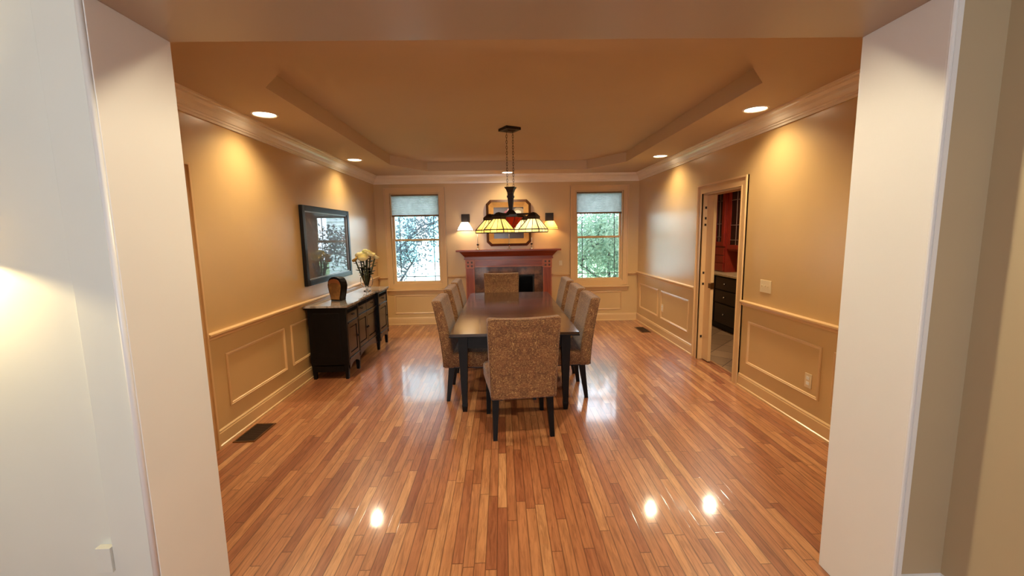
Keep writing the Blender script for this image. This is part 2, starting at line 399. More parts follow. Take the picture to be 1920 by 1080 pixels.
# bead and flat casing on the foyer side
struct(MB().box(JL - .165, JL - .022, YN - .004, YN + .02, 0, 2.60).build('trim_4', M['foyerlight'], bevel=.002))
struct(MB().tube([(JL - .013, YN - .004, 0), (JL - .013, YN - .004, 2.45)], .011, 10).build('trim_5', M['white'], smooth=True))
struct(MB().tube([(JR + .008, YN - .002, 0), (JR + .008, YN - .002, 2.46)], .008, 10).box(JR + .012, JR + .03, YN - .012, YN + .02, 0, 2.46).build('trim_6', M['white']))
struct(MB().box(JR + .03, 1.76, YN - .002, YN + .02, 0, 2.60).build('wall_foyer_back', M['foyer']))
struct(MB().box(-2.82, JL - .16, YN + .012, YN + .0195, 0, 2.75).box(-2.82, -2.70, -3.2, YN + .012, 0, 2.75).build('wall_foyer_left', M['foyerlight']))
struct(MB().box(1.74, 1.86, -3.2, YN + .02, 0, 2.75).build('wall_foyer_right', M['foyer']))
struct(MB().box(-2.82, 1.86, -3.2, YN + .02, 2.75, 2.8).build('ceiling_foyer', M['lid']))
struct(MB().box(-2.82, 1.86, -3.32, -3.2, -.05, 2.8).build('wall_foyer_rear', M['foyerlight']))
def prof_extrude(prof, side, a0, a1, m0=0, m1=0):
    """prof: (d, z) points, closed, d = distance into the room. m0/m1 = 1 mitres the end"""
    mb = MB(); n = len(prof)
    def pt(a, d, z):
        return {'left': (XL + d, a, z), 'right': (XR - d, a, z), 'back': (a, YB - d, z), 'front': (a, YF + d, z), 'fr': (1.74 - d, a, z), 'fb': (a, YN - .002 - d, z)}[side]
    mb.hexa([pt(a0 + m0 * d, d, z) for d, z in prof], [pt(a1 - m1 * d, d, z) for d, z in prof]); return mb
def cat_mb(*ms):
    r = MB()
    for q in ms:
        b = len(r.v); r.v += q.v; r.f += [[b + i for i in f] for f in q.f]
    return r
CR = [(0, 2.56), (.012, 2.56), (.014, 2.578), (.022, 2.582), (.024, 2.596), (.032, 2.600), (.038, 2.612), (.046, 2.632), (.060, 2.652), (.078, 2.664), (.084, 2.668), (.086, 2.682), (.098, 2.686), (.100, 2.701), (0, 2.701)]
for i, (s_, a, b) in enumerate((('left', YF, YB), ('right', YF, YB), ('back', XL, XR), ('front', XL, XR))):
    struct(prof_extrude(CR, s_, a, b, 1, 1).build('trim_%d' % (7 + i), M['crown']))
BB = [(0, 0), (.026, 0), (.026, .018), (.016, .024), (.016, .112), (.012, .12), (.012, .130), (.004, .140), (0, .140)]
RL = [(0, .868), (.012, .868), (.014, .884), (.022, .888), (.026, .896), (.040, .904), (.040, .918), (.026, .922), (0, .924)]
for side, segs in (('left', [(3.205, YB)]), ('right', [(YF, 4.30), (5.40, YB)]), ('back', [(XL, -.69), (.92, XR)]), ('front', [(XL, JL - .1), (JR + .1, XR)])):
    struct(cat_mb(*[prof_extrude(BB, side, a, b, 0, 0) for a, b in segs]).build('baseboard_' + side, M['trim']))
struct(cat_mb(prof_extrude(RL, 'left', 3.205, YB)).build('trim_11', M['trim']))
struct(cat_mb(prof_extrude(RL, 'right', YF, 4.305), prof_extrude(RL, 'right', 5.395, YB)).build('trim_12', M['trim']))
RB = [(d, z - .02) for d, z in RL]
struct(cat_mb(prof_extrude(RB, 'back', XL, -2.10), prof_extrude(RB, 'back', -1.01, -.69), prof_extrude(RB, 'back', .92, 1.25), prof_extrude(RB, 'back', 2.32, XR)).build('trim_13', M['trim']))
# foyer baseboard, right
FB = [(0, 0), (.016, 0), (.016, .235), (.012, .25), (.006, .262), (0, .266)]
struct(cat_mb(prof_extrude(FB, 'fr', -3.2, YN - .002, 0, 0), prof_extrude(FB, 'fb', JR + .03, 1.74, 0, 0)).build('baseboard_foyer', M['white'], bevel=0))
# wainscot panel mouldings, one picture-frame moulding per panel
def panel(side, a0, a1, z0, z1, par):
    w, d = .026, .014
    pr = [(0, 0), (d * .6, 0), (d, w * .3), (d * .6, w * .6), (d * .75, w * .8), (0, w)]
    mb = MB()
    def P3(a, z, q): return {'left': (XL + q, a, z), 'right': (XR - q, a, z), 'back': (a, YB - q, z)}[side]
    cor = [(a0, z0, 1, 1), (a1, z0, -1, 1), (a1, z1, -1, -1), (a0, z1, 1, -1)]
    rings = [[P3(a + sa * o, z + sz * o, q) for q, o in pr] for a, z, sa, sz in cor]
    n = len(pr); b = len(mb.v)
    for rg in rings: mb.v += rg
    for i in range(4):
        j = (i + 1) % 4
        for k in range(n - 1): mb.f.append([b + i * n + k, b + j * n + k, b + j * n + k + 1, b + i * n + k + 1])
    return struct(mb.build('trim_%d' % par, M['trim']))
pn = 14
for side, a0, a1 in (('left', 3.40, 4.335), ('left', 4.467, 5.40), ('left', 5.53, 6.46), ('left', 6.59, 7.55), ('right', 2.05, 3.05), ('right', 3.175, 4.18), ('right', 5.565, 6.56), ('right', 6.69, 7.59)):
    panel(side, a0, a1, .275, .72, pn); pn += 1
for a0, a1 in ((-2.0, -1.1), (1.35, 2.22)):
    panel('back', a0, a1, .21, .56, pn); pn += 1

# ------------------------------------------------------------------ doors
def casing(name_root, side, a0, a1, ztop, w=.10, d=.02):
    s = 1 if side == 'left' else -1; X = XL if side == 'left' else XR
    def bx(mb, a, b, z0, z1, d0, d1): mb.box(min(X + s * d0, X + s * d1), max(X + s * d0, X + s * d1), a, b, z0, z1)
    mb = MB()
    for (a, b, z0, z1) in ((a0 - w, a0, 0, ztop + w), (a1, a1 + w, 0, ztop + w), (a0, a1, ztop, ztop + w)): bx(mb, a, b, z0, z1, 0, d * .7)
    bk = .018
    bx(mb, a0 - w, a0 - w + bk, 0, ztop + w, 0, d * 1.5); bx(mb, a1 + w - bk, a1 + w, 0, ztop + w, 0, d * 1.5); bx(mb, a0 - w + bk, a1 + w - bk, ztop + w - bk, ztop + w, 0, d * 1.5)
    bx(mb, a0 - .012, a0, 0, ztop, 0, d); bx(mb, a1, a1 + .012, 0, ztop, 0, d); bx(mb, a0 - .012, a1 + .012, ztop, ztop + .012, 0, d)
    return mb.build('casing', M['trim'], name_root)
d1 = struct(empty('door_1', (0, 0, 0)))
casing(d1, 'right', 4.41, 5.28, 2.10, .105)
MB().box(XR - .001, XR + T, 5.26, 5.28, 0, 2.10).box(XR - .001, XR + T, 4.41, 4.43, 0, 2.10).box(XR - .001, XR + T, 4.41, 5.28, 2.08, 2.10).build('jamb', M['trim'], d1)
leaf = MB().box(XR + .05, XR + .088, 5.10, 5.262, .01, 2.075).build('sliding_leaf', M['trim'], d1, bevel=.002)
MB().box(XR + .044, XR + .05, 5.085, 5.15, .94, 1.00).box(XR + .05, XR + .088, 5.092, 5.10, .93, 1.01).build('latch', M['brass'], leaf)
for z in (1.93, 1.80, 1.72, 1.12, .98, .30): MB().box(XR + .02, XR + .04, 5.252, 5.261, z - .014, z + .014).build('strike_plate', M['bronze'], d1)
d2 = struct(empty('door_2', (0, 0, 0)))
casing(d2, 'left', 2.15, 3.10, 2.10, .10)
lf = MB().box(XL - .09, XL - .05, 2.17, 3.08, .01, 2.09).build('leaf', M['doorwood'], d2)
MB().box(XL - T, XL + .001, 3.08, 3.10, 0, 2.10).box(XL - T, XL + .001, 2.15, 2.17, 0, 2.10).box(XL - T, XL + .001, 2.15, 3.10, 2.09, 2.10).build('jamb', M['doorwood'], d2)
for z in (.16, 1.0, 1.9): MB().tube([(XL - .03, 3.07, z - .05), (XL - .03, 3.07, z + .05)], .008, 8).box(XL - .04, XL + .0, 3.072, 3.082, z - .045, z + .045).build('hinge', M['bronze'], d2)

# ------------------------------------------------------------------ windows
def window(i, a0, a1):
    w = struct(empty('window_%d' % i, (0, 0, 0))); z0, z1 = .765, 2.40; cw = .095
    mb = MB(); y = YB
    mb.box(a0 - cw, a0, y - .015, y + .002, .68, z1 + cw).box(a1, a1 + cw, y - .015, y + .002, .68, z1 + cw).box(a0, a1, y - .015, y + .002, z1, z1 + cw)
    mb.box(a0 - cw, a0 - cw + .016, y - .032, y, .68, z1 + cw).box(a1 + cw - .016, a1 + cw, y - .032, y, .68, z1 + cw).box(a0 - cw + .016, a1 + cw - .016, y - .032, y, z1 + cw - .016, z1 + cw)
    mb.box(a0 - .014, a0, y - .022, y, z0, z1).box(a1, a1 + .014, y - .022, y, z0, z1).box(a0 - .014, a1 + .014, y - .022, y, z1, z1 + .014)
    mb.build('casing', M['trim'], w)
    MB().box(a0 - cw - .03, a1 + cw + .03, y - .075, y + .002, .645, .668).build('stool', M['trim'], w, bevel=.006)
    MB().box(a0 - cw, a1 + cw, y - .022, y + .001, .575, .645).box(a0, a1, y - .016, y + .002, .668, .766).build('apron', M['trim'], w, bevel=.003)
    MB().box(a0, a0 + .02, y, y + T, z0, z1).box(a1 - .02, a1, y, y + T, z0, z1).box(a0 + .02, a1 - .02, y, y + T, z1 - .02, z1).box(a0 + .02, a1 - .02, y, y + T, z0, z0 + .02).build('jamb', M['trim'], w)
    # sashes: bottom nearer, top further
    for nm, za, zb, yy in (('lower_sash', z0 + .02, 1.585, y + .045), ('upper_sash', 1.545, z1 - .02, y + .085)):
        m2 = MB(); s = .03
        m2.box(a0 + .02, a0 + .02 + s, yy, yy + .035, za, zb).box(a1 - .02 - s, a1 - .02, yy, yy + .035, za, zb)
        m2.box(a0 + .02 + s, a1 - .02 - s, yy, yy + .035, za, za + .026).box(a0 + .02 + s, a1 - .02 - s, yy, yy + .035, zb - .026, zb)
        sh = m2.build(nm, M['trim'], w)
        x0, x1 = a0 + .05, a1 - .05
        MB().box(x0, x1, yy + .014, yy + .018, za + .026, zb - .026).build('pane', M['pane'], sh)
        g = MB(); t = .006
        for xx in (x0 + .085, x1 - .085): g.box(xx - t, xx + t, yy + .008, yy + .0135, za + .026, zb - .026)
        zz = za + .11 if nm == 'lower_sash' else zb - .11
        g.box(x0, x1, yy + .009, yy + .013, zz - t, zz + t)
        g.build('muntin', M['bronze'] if False else M['muntin'], sh)
    # cellular shade, raised
    zs = 2.015; n = 18; mbs = MB(); b0 = len(mbs.v)
    for k in range(n * 2 + 1):
        z = z1 - .045 - (z1 - .045 - zs) * k / (n * 2); yy = y + .022 + (.007 if k % 2 else 0)
        mbs.v += [(a0 + .024, yy, z), (a1 - .024, yy, z)]
    for k in range(n * 2): mbs.f.append([2 * k, 2 * k + 1, 2 * k + 3, 2 * k + 2])
    sd = mbs.build('cellular_shade', M['shade'], w)
    MB().box(a0 + .022, a1 - .022, y + .012, y + .04, z1 - .045, z1 - .02).build('head_rail', M['rail'], sd)
    MB().box(a0 + .022, a1 - .022, y + .012, y + .036, zs - .028, zs).build('bottom_rail', M['rail'], sd, bevel=.003)
M['muntin'] = P('grey_muntin', (70, 76, 82), .5)
for i, (a, b) in enumerate(WINS): window(i + 1, a, b)

# ------------------------------------------------------------------ recessed lights
def can(x, y, label, power=150, z=ZC, cone=140, bl=.8):
    t = empty('recessed_light', (x, y, z), 0, label, 'ceiling light', 'recessed ceiling lights')
    mb = MB(); prof = [(.108, 0), (.108, -.006), (.100, -.010), (.090, -.006), (.087, 0)]; n = 32; b = 0
    for r_, zz in prof:
        for k in range(n): a = 2 * math.pi * k / n; mb.v.append((r_ * math.cos(a), r_ * math.sin(a), zz))
    for i in range(len(prof) - 1):
        for k in range(n): mb.f.append([i * n + k, i * n + (k + 1) % n, (i + 1) * n + (k + 1) % n, (i + 1) * n + k])
    mb.build('trim_ring', M['crown'], t, smooth=True)
    MB().lathe([(.0872, -.001), (.06, -.004), (.0, -.006)], n=24).build('lamp_face', M['bulb'], t, smooth=True)
    soften(light('SPOT', 'recessed_light_beam', (x, y, z - .02), power, WARM, spot_size=R(cone), spot_blend=bl, shadow_soft_size=.05))
can(-2.01, 3.82, 'round lit recessed ceiling light above the left wall, nearer the opening')
can(-2.01, 6.05, 'round lit recessed ceiling light above the left wall, nearer the window')
can(2.25, 3.82, 'round lit recessed ceiling light above the right wall, nearer the opening')
can(2.25, 6.07, 'round lit recessed ceiling light above the right wall, nearer the window')
can(.115, 7.46, 'round lit recessed ceiling light above the fireplace, behind the chandelier chains', 95)
can(.1, 2.12, 'round lit recessed ceiling light just inside the wide opening', 165, cone=164, bl=.3)

# ------------------------------------------------------------------ dining table
tb = empty('dining_table', (.097, 5.065, 0), R(0), 'long dark wood rectangular dining table with glossy top in the middle of the room', 'table')
hw, hl = .588, 1.345
mt = MB(); 
for a, b in ((-hl, -.42), (-.418, .0), (.002, .42), (.422, hl)): mt.box(-hw, hw, a, b, .735, .76)
mt.build('tabletop', M['table'], tb, bevel=.0015)
MB().box(-hw - .004, hw + .004, -hl - .004, hl + .004, .726, .738).build('top_edge', M['legblack'], tb, bevel=.003)
MB().box(-hw + .09, hw - .09, -hl + .07, -hl + .095, .61, .726).box(-hw + .09, hw - .09, hl - .095, hl - .07, .61, .726).box(-hw + .09, -hw + .115, -hl + .095, hl - .095, .61, .726).box(hw - .115, hw - .09, -hl + .095, hl - .095, .61, .726).build('apron', M['legblack'], tb)
for sx in (-1, 1):
    for sy in (-1, 1):
        cx, cy = sx * (hw - .115), sy * (hl - .085)
        mb = MB(); mb.box(cx - .042, cx + .042, cy - .042, cy + .042, .60, .727); mb.taper(cx, cy, .07, .60, .024, .040); mb.box(cx - .026, cx + .026, cy - .026, cy + .026, .055, .072); mb.taper(cx, cy, 0, .055, .020, .026)
        mb.build('leg', M['legblack'], tb)

# ------------------------------------------------------------------ chairs
def chair0():
    t = empty('dining_chair', (0, 0, 0))
    H = .345
    # seat: wider in front
    def ds(x, y, z):
        f = (y + .28) / .56; w = 1 + .10 * f
        crown_ = .018 * (1 - (x / .27) ** 2) * (1 - ((y) / .3) ** 2) if z > 0 else 0
        return (x * w, y + .0, z + crown_ + .42)
    rbox(.262, .285, .075, .035, 8, 4, ds).build('seat', M['fabric'], t, smooth=True)
    MB().box(-.235, .235, -.24, .25, H - .012, H + .01).build('seat_frame', M['legblack'], t)
    # back: full height slab to the seat bottom, leaning and slightly scooped
    def db(x, y, z):
        f = (z + .34) / .68; w = 1.0 + .085 * f
        lean = -.10 * f ** 1.6 + .0 * f
        scoop = -.022 * (1 - (x / .27) ** 2) * max(0, f - .2)
        thick = y * (1.12 - .25 * f)
        top = -.012 * (1 - (x / .27) ** 2) * (1 if z > .2 else 0) * min(1, max(0, (z - .2) / .14))
        return (x * w, -.268 + thick + lean + scoop, z + .682 + top)
    rbox(.263, .052, .34, .022, 10, 4, db).build('backrest', M['fabric'], t, smooth=True)
    # piping along the rear edges of the back
    def edge(sx):
        pts = []
        for k in range(15):
            z = -.325 + .65 * k / 14; p = db(sx * .257, -.050, z); pts.append(p)
        return pts
    L_ = edge(-1); R_ = edge(1)
    topp = [db(-.257 + .514 * k / 12, -.046, .336) for k in range(1, 12)]
    MB().tube(L_ + topp + R_[::-1], .005, 6).build('piping', M['fabric'], t, smooth=True)
    for sx in (-1, 1):
        mb = MB(); mb.taper(sx * .222, -.245, 0, H, .017, .027, .017, .030, dx=sx * .012, dy=-.045); mb.build('leg', M['legblack'], t)
        mb = MB(); mb.taper(sx * .240, .225, 0, H, .017, .026, dx=sx * .01, dy=.01); mb.build('leg', M['legblack'], t)
    return t
C0 = chair0(); G = 'upholstered chairs around the dining table'
C0.location = (.118, 3.535, 0); C0.rotation_euler = (0, 0, R(6)); tag(C0, 'brown damask upholstered chair at the near end of the table, seen from behind', 'chair', G)
dup(C0, (-.02, 6.49, 0), R(180), 'brown damask upholstered chair at the far end of the table, before the fireplace', G)
YS = (4.30, 5.16, 5.86)
nm = ('nearest of the three', 'middle one of the three', 'farthest of the three')
for y, n_ in zip(YS, nm): dup(C0, (-.275, y, 0), R(-90), 'brown high-back chair along the left side of the table, ' + n_, G)
for y, n_ in zip((4.30, 5.04, 5.84), nm): dup(C0, (.53, y, 0), R(90), 'brown high-back chair along the right side of the table, ' + n_, G)

# ------------------------------------------------------------------ sideboard
def sideboard():
    x0, x1, y0, y1, ztop = -2.235, -1.80, 4.79, 6.52, .872
    t = empty('sideboard', ((x0 + x1) / 2, (y0 + y1) / 2, 0), 0, 'black wooden sideboard with grey marble top against the left wall', 'sideboard')
    ox, oy = t.location.x, t.location.y
    S = lambda mb: mb.xf(Matrix.Translation((-ox, -oy, 0)))
    yb = (5.21, 6.05)  # bay divisions
    rec = .035
    # carcass
    mb = MB(); mb.box(x0, x1 - .02, y0, yb[0], .16, .835).box(x0, x1 - .02 - rec, yb[0], yb[1], .16, .835).box(x0, x1 - .02, yb[1], y1, .16, .835)
    S(mb).build('body', M['black'], t)
    mb = MB(); mb.box(x0 + .06, x1 - .08, y0 - .004, y0 + .01, .24, .78)
    S(mb).build('side_panel', M['black'], t, bevel=.004)
    # marble top following the breakfront
    o = .03
    pts = [(x0 - .035, y0 - o), (x1 + o, y0 - o), (x1 + o, yb[0] + o * .4), (x1 + o - rec, yb[0] + o * 1.2), (x1 + o - rec, yb[1] - o * 1.2), (x1 + o, yb[1] - o * .4), (x1 + o, y1 + o), (x0 - .035, y1 + o)]
    mb = MB(); mb.hexa([(a, b, .848) for a, b in pts], [(a, b, ztop) for a, b in pts]); S(mb).build('marble_top', M['marble'], t, bevel=.004)
    pts2 = [(a - (.012 if a > -2 else 0), b) for a, b in pts]
    mb = MB(); mb.hexa([(a, b * 1.0 + (.012 if b < 5 else -.012 if b > 6.5 else 0), .832) for a, b in pts2], [(a, b + (.012 if b < 5 else -.012 if b > 6.5 else 0), .849) for a, b in pts2]); S(mb).build('top_moulding', M['black'], t)
    # feet
    for yy in (y0 + .025, yb[0] - .02, yb[1] + .02, y1 - .025):
        mb = MB(); mb.taper(x1 - .035, yy, 0, .19, .016, .026, .018, .026); S(mb).build('foot', M['black'], t)
    for yy in (y0 + .025, y1 - .025):
        mb = MB(); mb.taper(x0 + .03, yy, 0, .19, .016, .026); S(mb).build('foot', M['black'], t)
    # pilasters
    for yy in (y0 + .018, yb[0] - .018, yb[1] + .018, y1 - .018):
        mb = MB(); mb.box(x1 - .022, x1 + .002, yy - .02, yy + .02, .17, .832); S(mb).build('pilaster', M['black'], t, bevel=.003)
    def bay(a, b, xf, ndoors, ndraw):
        n = ndraw; w = (b - a) / n
        for k in range(n):
            ya, yb_ = a + w * k + .006, a + w * (k + 1) - .006
            mb = MB(); mb.box(xf - .02, xf - .002, ya, yb_, .665, .82)
            d = S(mb).build('drawer', M['espresso'], t, bevel=.003)
            mb = MB()
            q = 9
            for j in range(q):
                yc = ya + .03 + (yb_ - ya - .06) * j / (q - 1); mb.tube([(xf + .002, yc, .775), (xf + .002, yc, .812)], .008, 8)
            mb.box(xf - .002, xf + .006, ya + .012, yb_ - .012, .766, .774)
            S(mb).build('fluted_band', M['black'], d)
            mb = MB(); yc = (ya + yb_) / 2
            for dy in (-.05, 0, .05) if n == 1 else (-.04, .04): mb.lathe([(.0, -.008), (.010, -.004), (.010, .004), (0, .008)], 0, 0, 10); 
            mb = MB().tube([(xf - .001, yc - .035, .738), (xf + .014, yc - .030, .732), (xf + .018, yc, .722), (xf + .014, yc + .030, .732), (xf - .001, yc + .035, .738)], .0045, 8)
            S(mb).build('drawer_pull', M['bronze'], d, smooth=True)
        mb = MB(); mb.box(xf - .01, xf + .012, a, b, .645, .660); S(mb).build('waist_moulding', M['espresso'], t, bevel=.004)
        w = (b - a) / ndoors
        for k in range(ndoors):
            ya, yb_ = a + w * k + .005, a + w * (k + 1) - .005; s = .045
            mb = MB(); mb.box(xf - .02, xf - .001, ya, ya + s, .245, .64).box(xf - .02, xf - .001, yb_ - s, yb_, .245, .64).box(xf - .02, xf - .001, ya + s, yb_ - s, .245, .245 + s).box(xf - .02, xf - .001, ya + s, yb_ - s, .64 - s, .64)
            d = S(mb).build('door', M['espresso'], t)
            mb = MB().box(xf - .018, xf - .006, ya + s + .012, yb_ - s - .012, .245 + s + .012, .64 - s - .012); S(mb).build('raised_panel', M['espresso'], d, bevel=.005)
            mb = MB(); yk = yb_ - .02 if k % 2 == 0 else ya + .02; mb.box(xf - .002, xf + .014, yk - .006, yk + .006, .43, .455); S(mb).build('knob', M['bronze'], d, bevel=.003)
        mb = MB(); mb.box(xf - .01, xf + .010, a, b, .226, .240); S(mb).build('base_moulding', M['espresso'], t, bevel=.004)
        # shaped skirt
        mb = MB(); n = 14; lo = []; hi = []
        for j in range(n + 1):
            f = j / n; yy = a + (b - a) * f; z = .115 + .05 * math.sin(math.pi * min(1, max(0, (f - .08) / .84))) ** .6
            lo.append((yy, z))
        b0 = len(mb.v)
        for yy, z in lo: mb.v += [(xf - .018, yy, z), (xf - .002, yy, z), (xf - .002, yy, .226), (xf - .018, yy, .226)]
        for j in range(n):
            for k in range(4): mb.f.append([b0 + 4 * j + k, b0 + 4 * j + (k + 1) % 4, b0 + 4 * (j + 1) + (k + 1) % 4, b0 + 4 * (j + 1) + k])
        S(mb).build('skirt', M['espresso'], t)
    bay(y0 + .04, yb[0] - .04, x1, 1, 1); bay(yb[0], yb[1], x1 - rec, 2, 2); bay(yb[1] + .04, y1 - .04, x1, 1, 1)
    mb = MB(); mb.box(x0 + .05, x1 - .06, y0, y0 + .016, .09, .17); S(mb).build('side_skirt', M['black'], t)
sideboard()
ZS = .8725
# keepsake box: a rounded tombstone outline, dark rim and bronze face
def dome_box():
    t = empty('dome_box', (-2.035, 5.21, ZS), R(-20), 'dark rounded decorative stand with bronze face on the near half of the sideboard', 'ornament')
    out = []
    ctrl = [(-.072, 0), (-.074, .03), (-.090, .09), (-.104, .15), (-.108, .19), (-.098, .235), (-.075, .27), (-.040, .288), (0, .294)]
    out = ctrl + [(-x, z) for x, z in reversed(ctrl[:-1])]
    def ex(pts, y0, y1): return MB().hexa([(x, y0, z) for x, z in pts], [(x, y1, z) for x, z in pts])
    ex(out, -.05, .05).build('shell', M['legblack'], t, bevel=.006)
    inn = [(x * .84, .014 + z * .86) for x, z in out]
    inn = [(x, min(z, .235)) for x, z in inn]
    ex(inn, -.056, -.049).build('face', M['bronzeface'], t, bevel=.001)
    arch = [(-.078, .20), (-.085, .218), (-.07, .245), (-.04, .262), (0, .267), (.04, .262), (.07, .245), (.085, .218), (.078, .20), (.05, .214), (0, .22), (-.05, .214)]
    ex(arch, -.062, -.055).build('hood', M['doorwood'], t)
M['bronzeface'] = fmat('bronze_panel', (96, 58, 26), (132, 88, 44), 6, rough=.4)
dome_box()
# glass vase and roses
VX, VY = -1.94, 6.03
vz = empty('vase', (VX, VY, ZS), 0, 'clear footed glass vase with two scroll handles on the far half of the sideboard', 'vase')
prof = [(.0, .0), (.050, .0), (.046, .008), (.014, .016), (.012, .045), (.020, .065), (.032, .10), (.046, .17), (.058, .24), (.066, .30), (.072, .33), (.068, .33), (.062, .30), (.054, .24), (.042, .17), (.028, .10), (.014, .07), (.0, .065)]
MB().lathe(prof, n=28).build('bowl', M['vaseglass'], vz, smooth=True)
for s in (-1, 1):
    pts = [(s * .018, 0, .06), (s * .05, 0, .055), (s * .075, 0, .09), (s * .085, 0, .14), (s * .08, 0, .19), (s * .062, 0, .225), (s * .052, 0, .24)]
    MB().tube(pts, .006, 8).build('handle', M['whiteglass'] if 'whiteglass' in M else M['nickel'], vz, smooth=True)
def rose(x, y, z, r, mat, label, kind, tilt=(0, 0), seed=0):
    rnd = random.Random(seed)
    t = empty(kind, (VX, VY, ZS + .07), 0, label, 'flower', 'flowers in the glass vase')
    d = Vector((x, y, z - .07)); base = Vector((x * .12, y * .12, .01))
    st = MB().tube([base, base.lerp(d, .35), base.lerp(d, .7), d], .0095, 6); st.build('stem', M['stem'], t, smooth=True)
    for k in range(6):
        p = base.lerp(d, .38 + .095 * k); a = rnd.uniform(0, 6.28); u = Vector((math.cos(a), math.sin(a), .4)).normalized(); w = u.cross(Vector((0, 0, 1))).normalized() * .034
        mb = MB(); pts = [p, p + u * .03 + w, p + u * .05 + w * .7, p + u * .07 - Vector((0, 0, .008)), p + u * .05 - w * .7, p + u * .03 - w]
        mb.hexa([tuple(q) for q in pts], [tuple(q + Vector((0, 0, .0012))) for q in pts]); mb.build('leaf', M['leaf'], t)
    # bloom: cupped petals in whorls
    mb = MB(); ax_ = Vector((x * 2.0 + tilt[0], y * 2.0 + tilt[1], .35)).normalized(); q = Vector((0, 0, 1)).rotation_difference(ax_)
    def petal(a, rr, h, open_, w_):
        rows = 5; cols = 5; b = len(mb.v)
        for i in range(rows):
            f = i / (rows - 1); rad = rr * (.25 + open_ * f ** .8); zz = h * (f - open_ * .35 * f * f)
            for j in range(cols):
                g = (j / (cols - 1) - .5) * w_ * (math.sin(math.pi * (.15 + .75 * f)) + .1)
                th = .25 + f * (1.05 + open_ * .75); rad = rr * math.sin(th); zz = h * .75 * (1 - math.cos(th)) - h * .35 + rr * .06 * math.sin(g * 5 + a * 3) * f; p = Vector((math.cos(a + g) * rad, math.sin(a + g) * rad, zz)); mb.v.append(tuple(d + q @ p))
        for i in range(rows - 1):
            for j in range(cols - 1): mb.f.append([b + i * cols + j, b + i * cols + j + 1, b + (i + 1) * cols + j + 1, b + (i + 1) * cols + j])
    for wv, (rr, h, op, n, w_) in enumerate(((r, r * .9, .95, 6, 1.5), (r * .85, r * 1.0, .75, 6, 1.6), (r * .65, r * 1.05, .6, 5, 1.8), (r * .42, r * 1.05, .5, 4, 2.0), (r * .22, r * 1.0, .4, 3, 2.4))):
        for k in range(n): petal(2 * math.pi * (k + .5 * wv) / n + rnd.uniform(-.15, .15), rr, h, op, w_)
    mb.build('bloom', mat, t, smooth=True)
rl = 'cream rose in the bouquet, '
rose(-.005, -.075, .465, .078, M['rose'], rl + 'the large open one lowest at the front', 'rose', seed=1)
rose(.085, -.03, .515, .060, M['rose'], rl + 'upper right', 'rose', seed=2)
rose(.000, .045, .545, .058, M['rosegreen'], 'greenish cream rose at the top of the bouquet', 'rose', seed=3)
rose(.125, .04, .475, .054, M['rose'], rl + 'rightmost, next to the window', 'rose', seed=4)
rose(-.085, .015, .505, .058, M['rose'], rl + 'left of the large open one', 'rose', seed=5)
rose(-.125, -.045, .445, .045, M['rosehip'], 'small ochre flower drooping at the left edge of the bouquet', 'flower', seed=6)
rose(.04, -.02, .545, .046, M['rose'], rl + 'small one in the middle', 'rose', seed=7)

# ------------------------------------------------------------------ picture on the left wall
def art_mat():
    t = NT('dark_sepia_print'); tc = t.add('ShaderNodeTexCoord').outputs['Object']
    n = t.noise(tc, 2.2, 4, .6, 1.2)
    t.link(t.ramp(n, [(.35, s2l((44, 36, 32))), (.6, s2l((70, 56, 48))), (.75, s2l((110, 88, 74)))]), t.p.inputs['Base Color'])
    t.p.inputs['Roughness'].default_value = .5; t.p.inputs['Coat Weight'].default_value = 1; t.p.inputs['Coat Roughness'].default_value = .012; t.p.inputs['Coat IOR'].default_value = 1.62
    return t.m
M['art'] = art_mat()
pc = empty('framed_picture', (XL, 5.59, 1.085), 0, 'large dark print under glass in a black frame on the left wall above the sideboard', 'picture')
Lp, Hp, fwid = .73, .93, .065
def ringframe(hw_, z0, z1, d0, d1, w):
    return MB().box(d0, d1, -hw_, -hw_ + w, z0, z1).box(d0, d1, hw_ - w, hw_, z0, z1).box(d0, d1, -hw_ + w, hw_ - w, z0, z0 + w).box(d0, d1, -hw_ + w, hw_ - w, z1 - w, z1)
ringframe(Lp, 0, Hp, .004, .045, fwid).build('frame', M['pictureblack'], pc, bevel=.006)
ringframe(Lp - fwid + .002, fwid - .002, Hp - fwid + .002, .01, .032, .014).build('fillet', M['silverline'], pc, bevel=.003)
MB().box(.008, .018, -Lp + fwid, Lp - fwid, fwid, Hp - fwid).build('glazed_print', M['art'], pc)

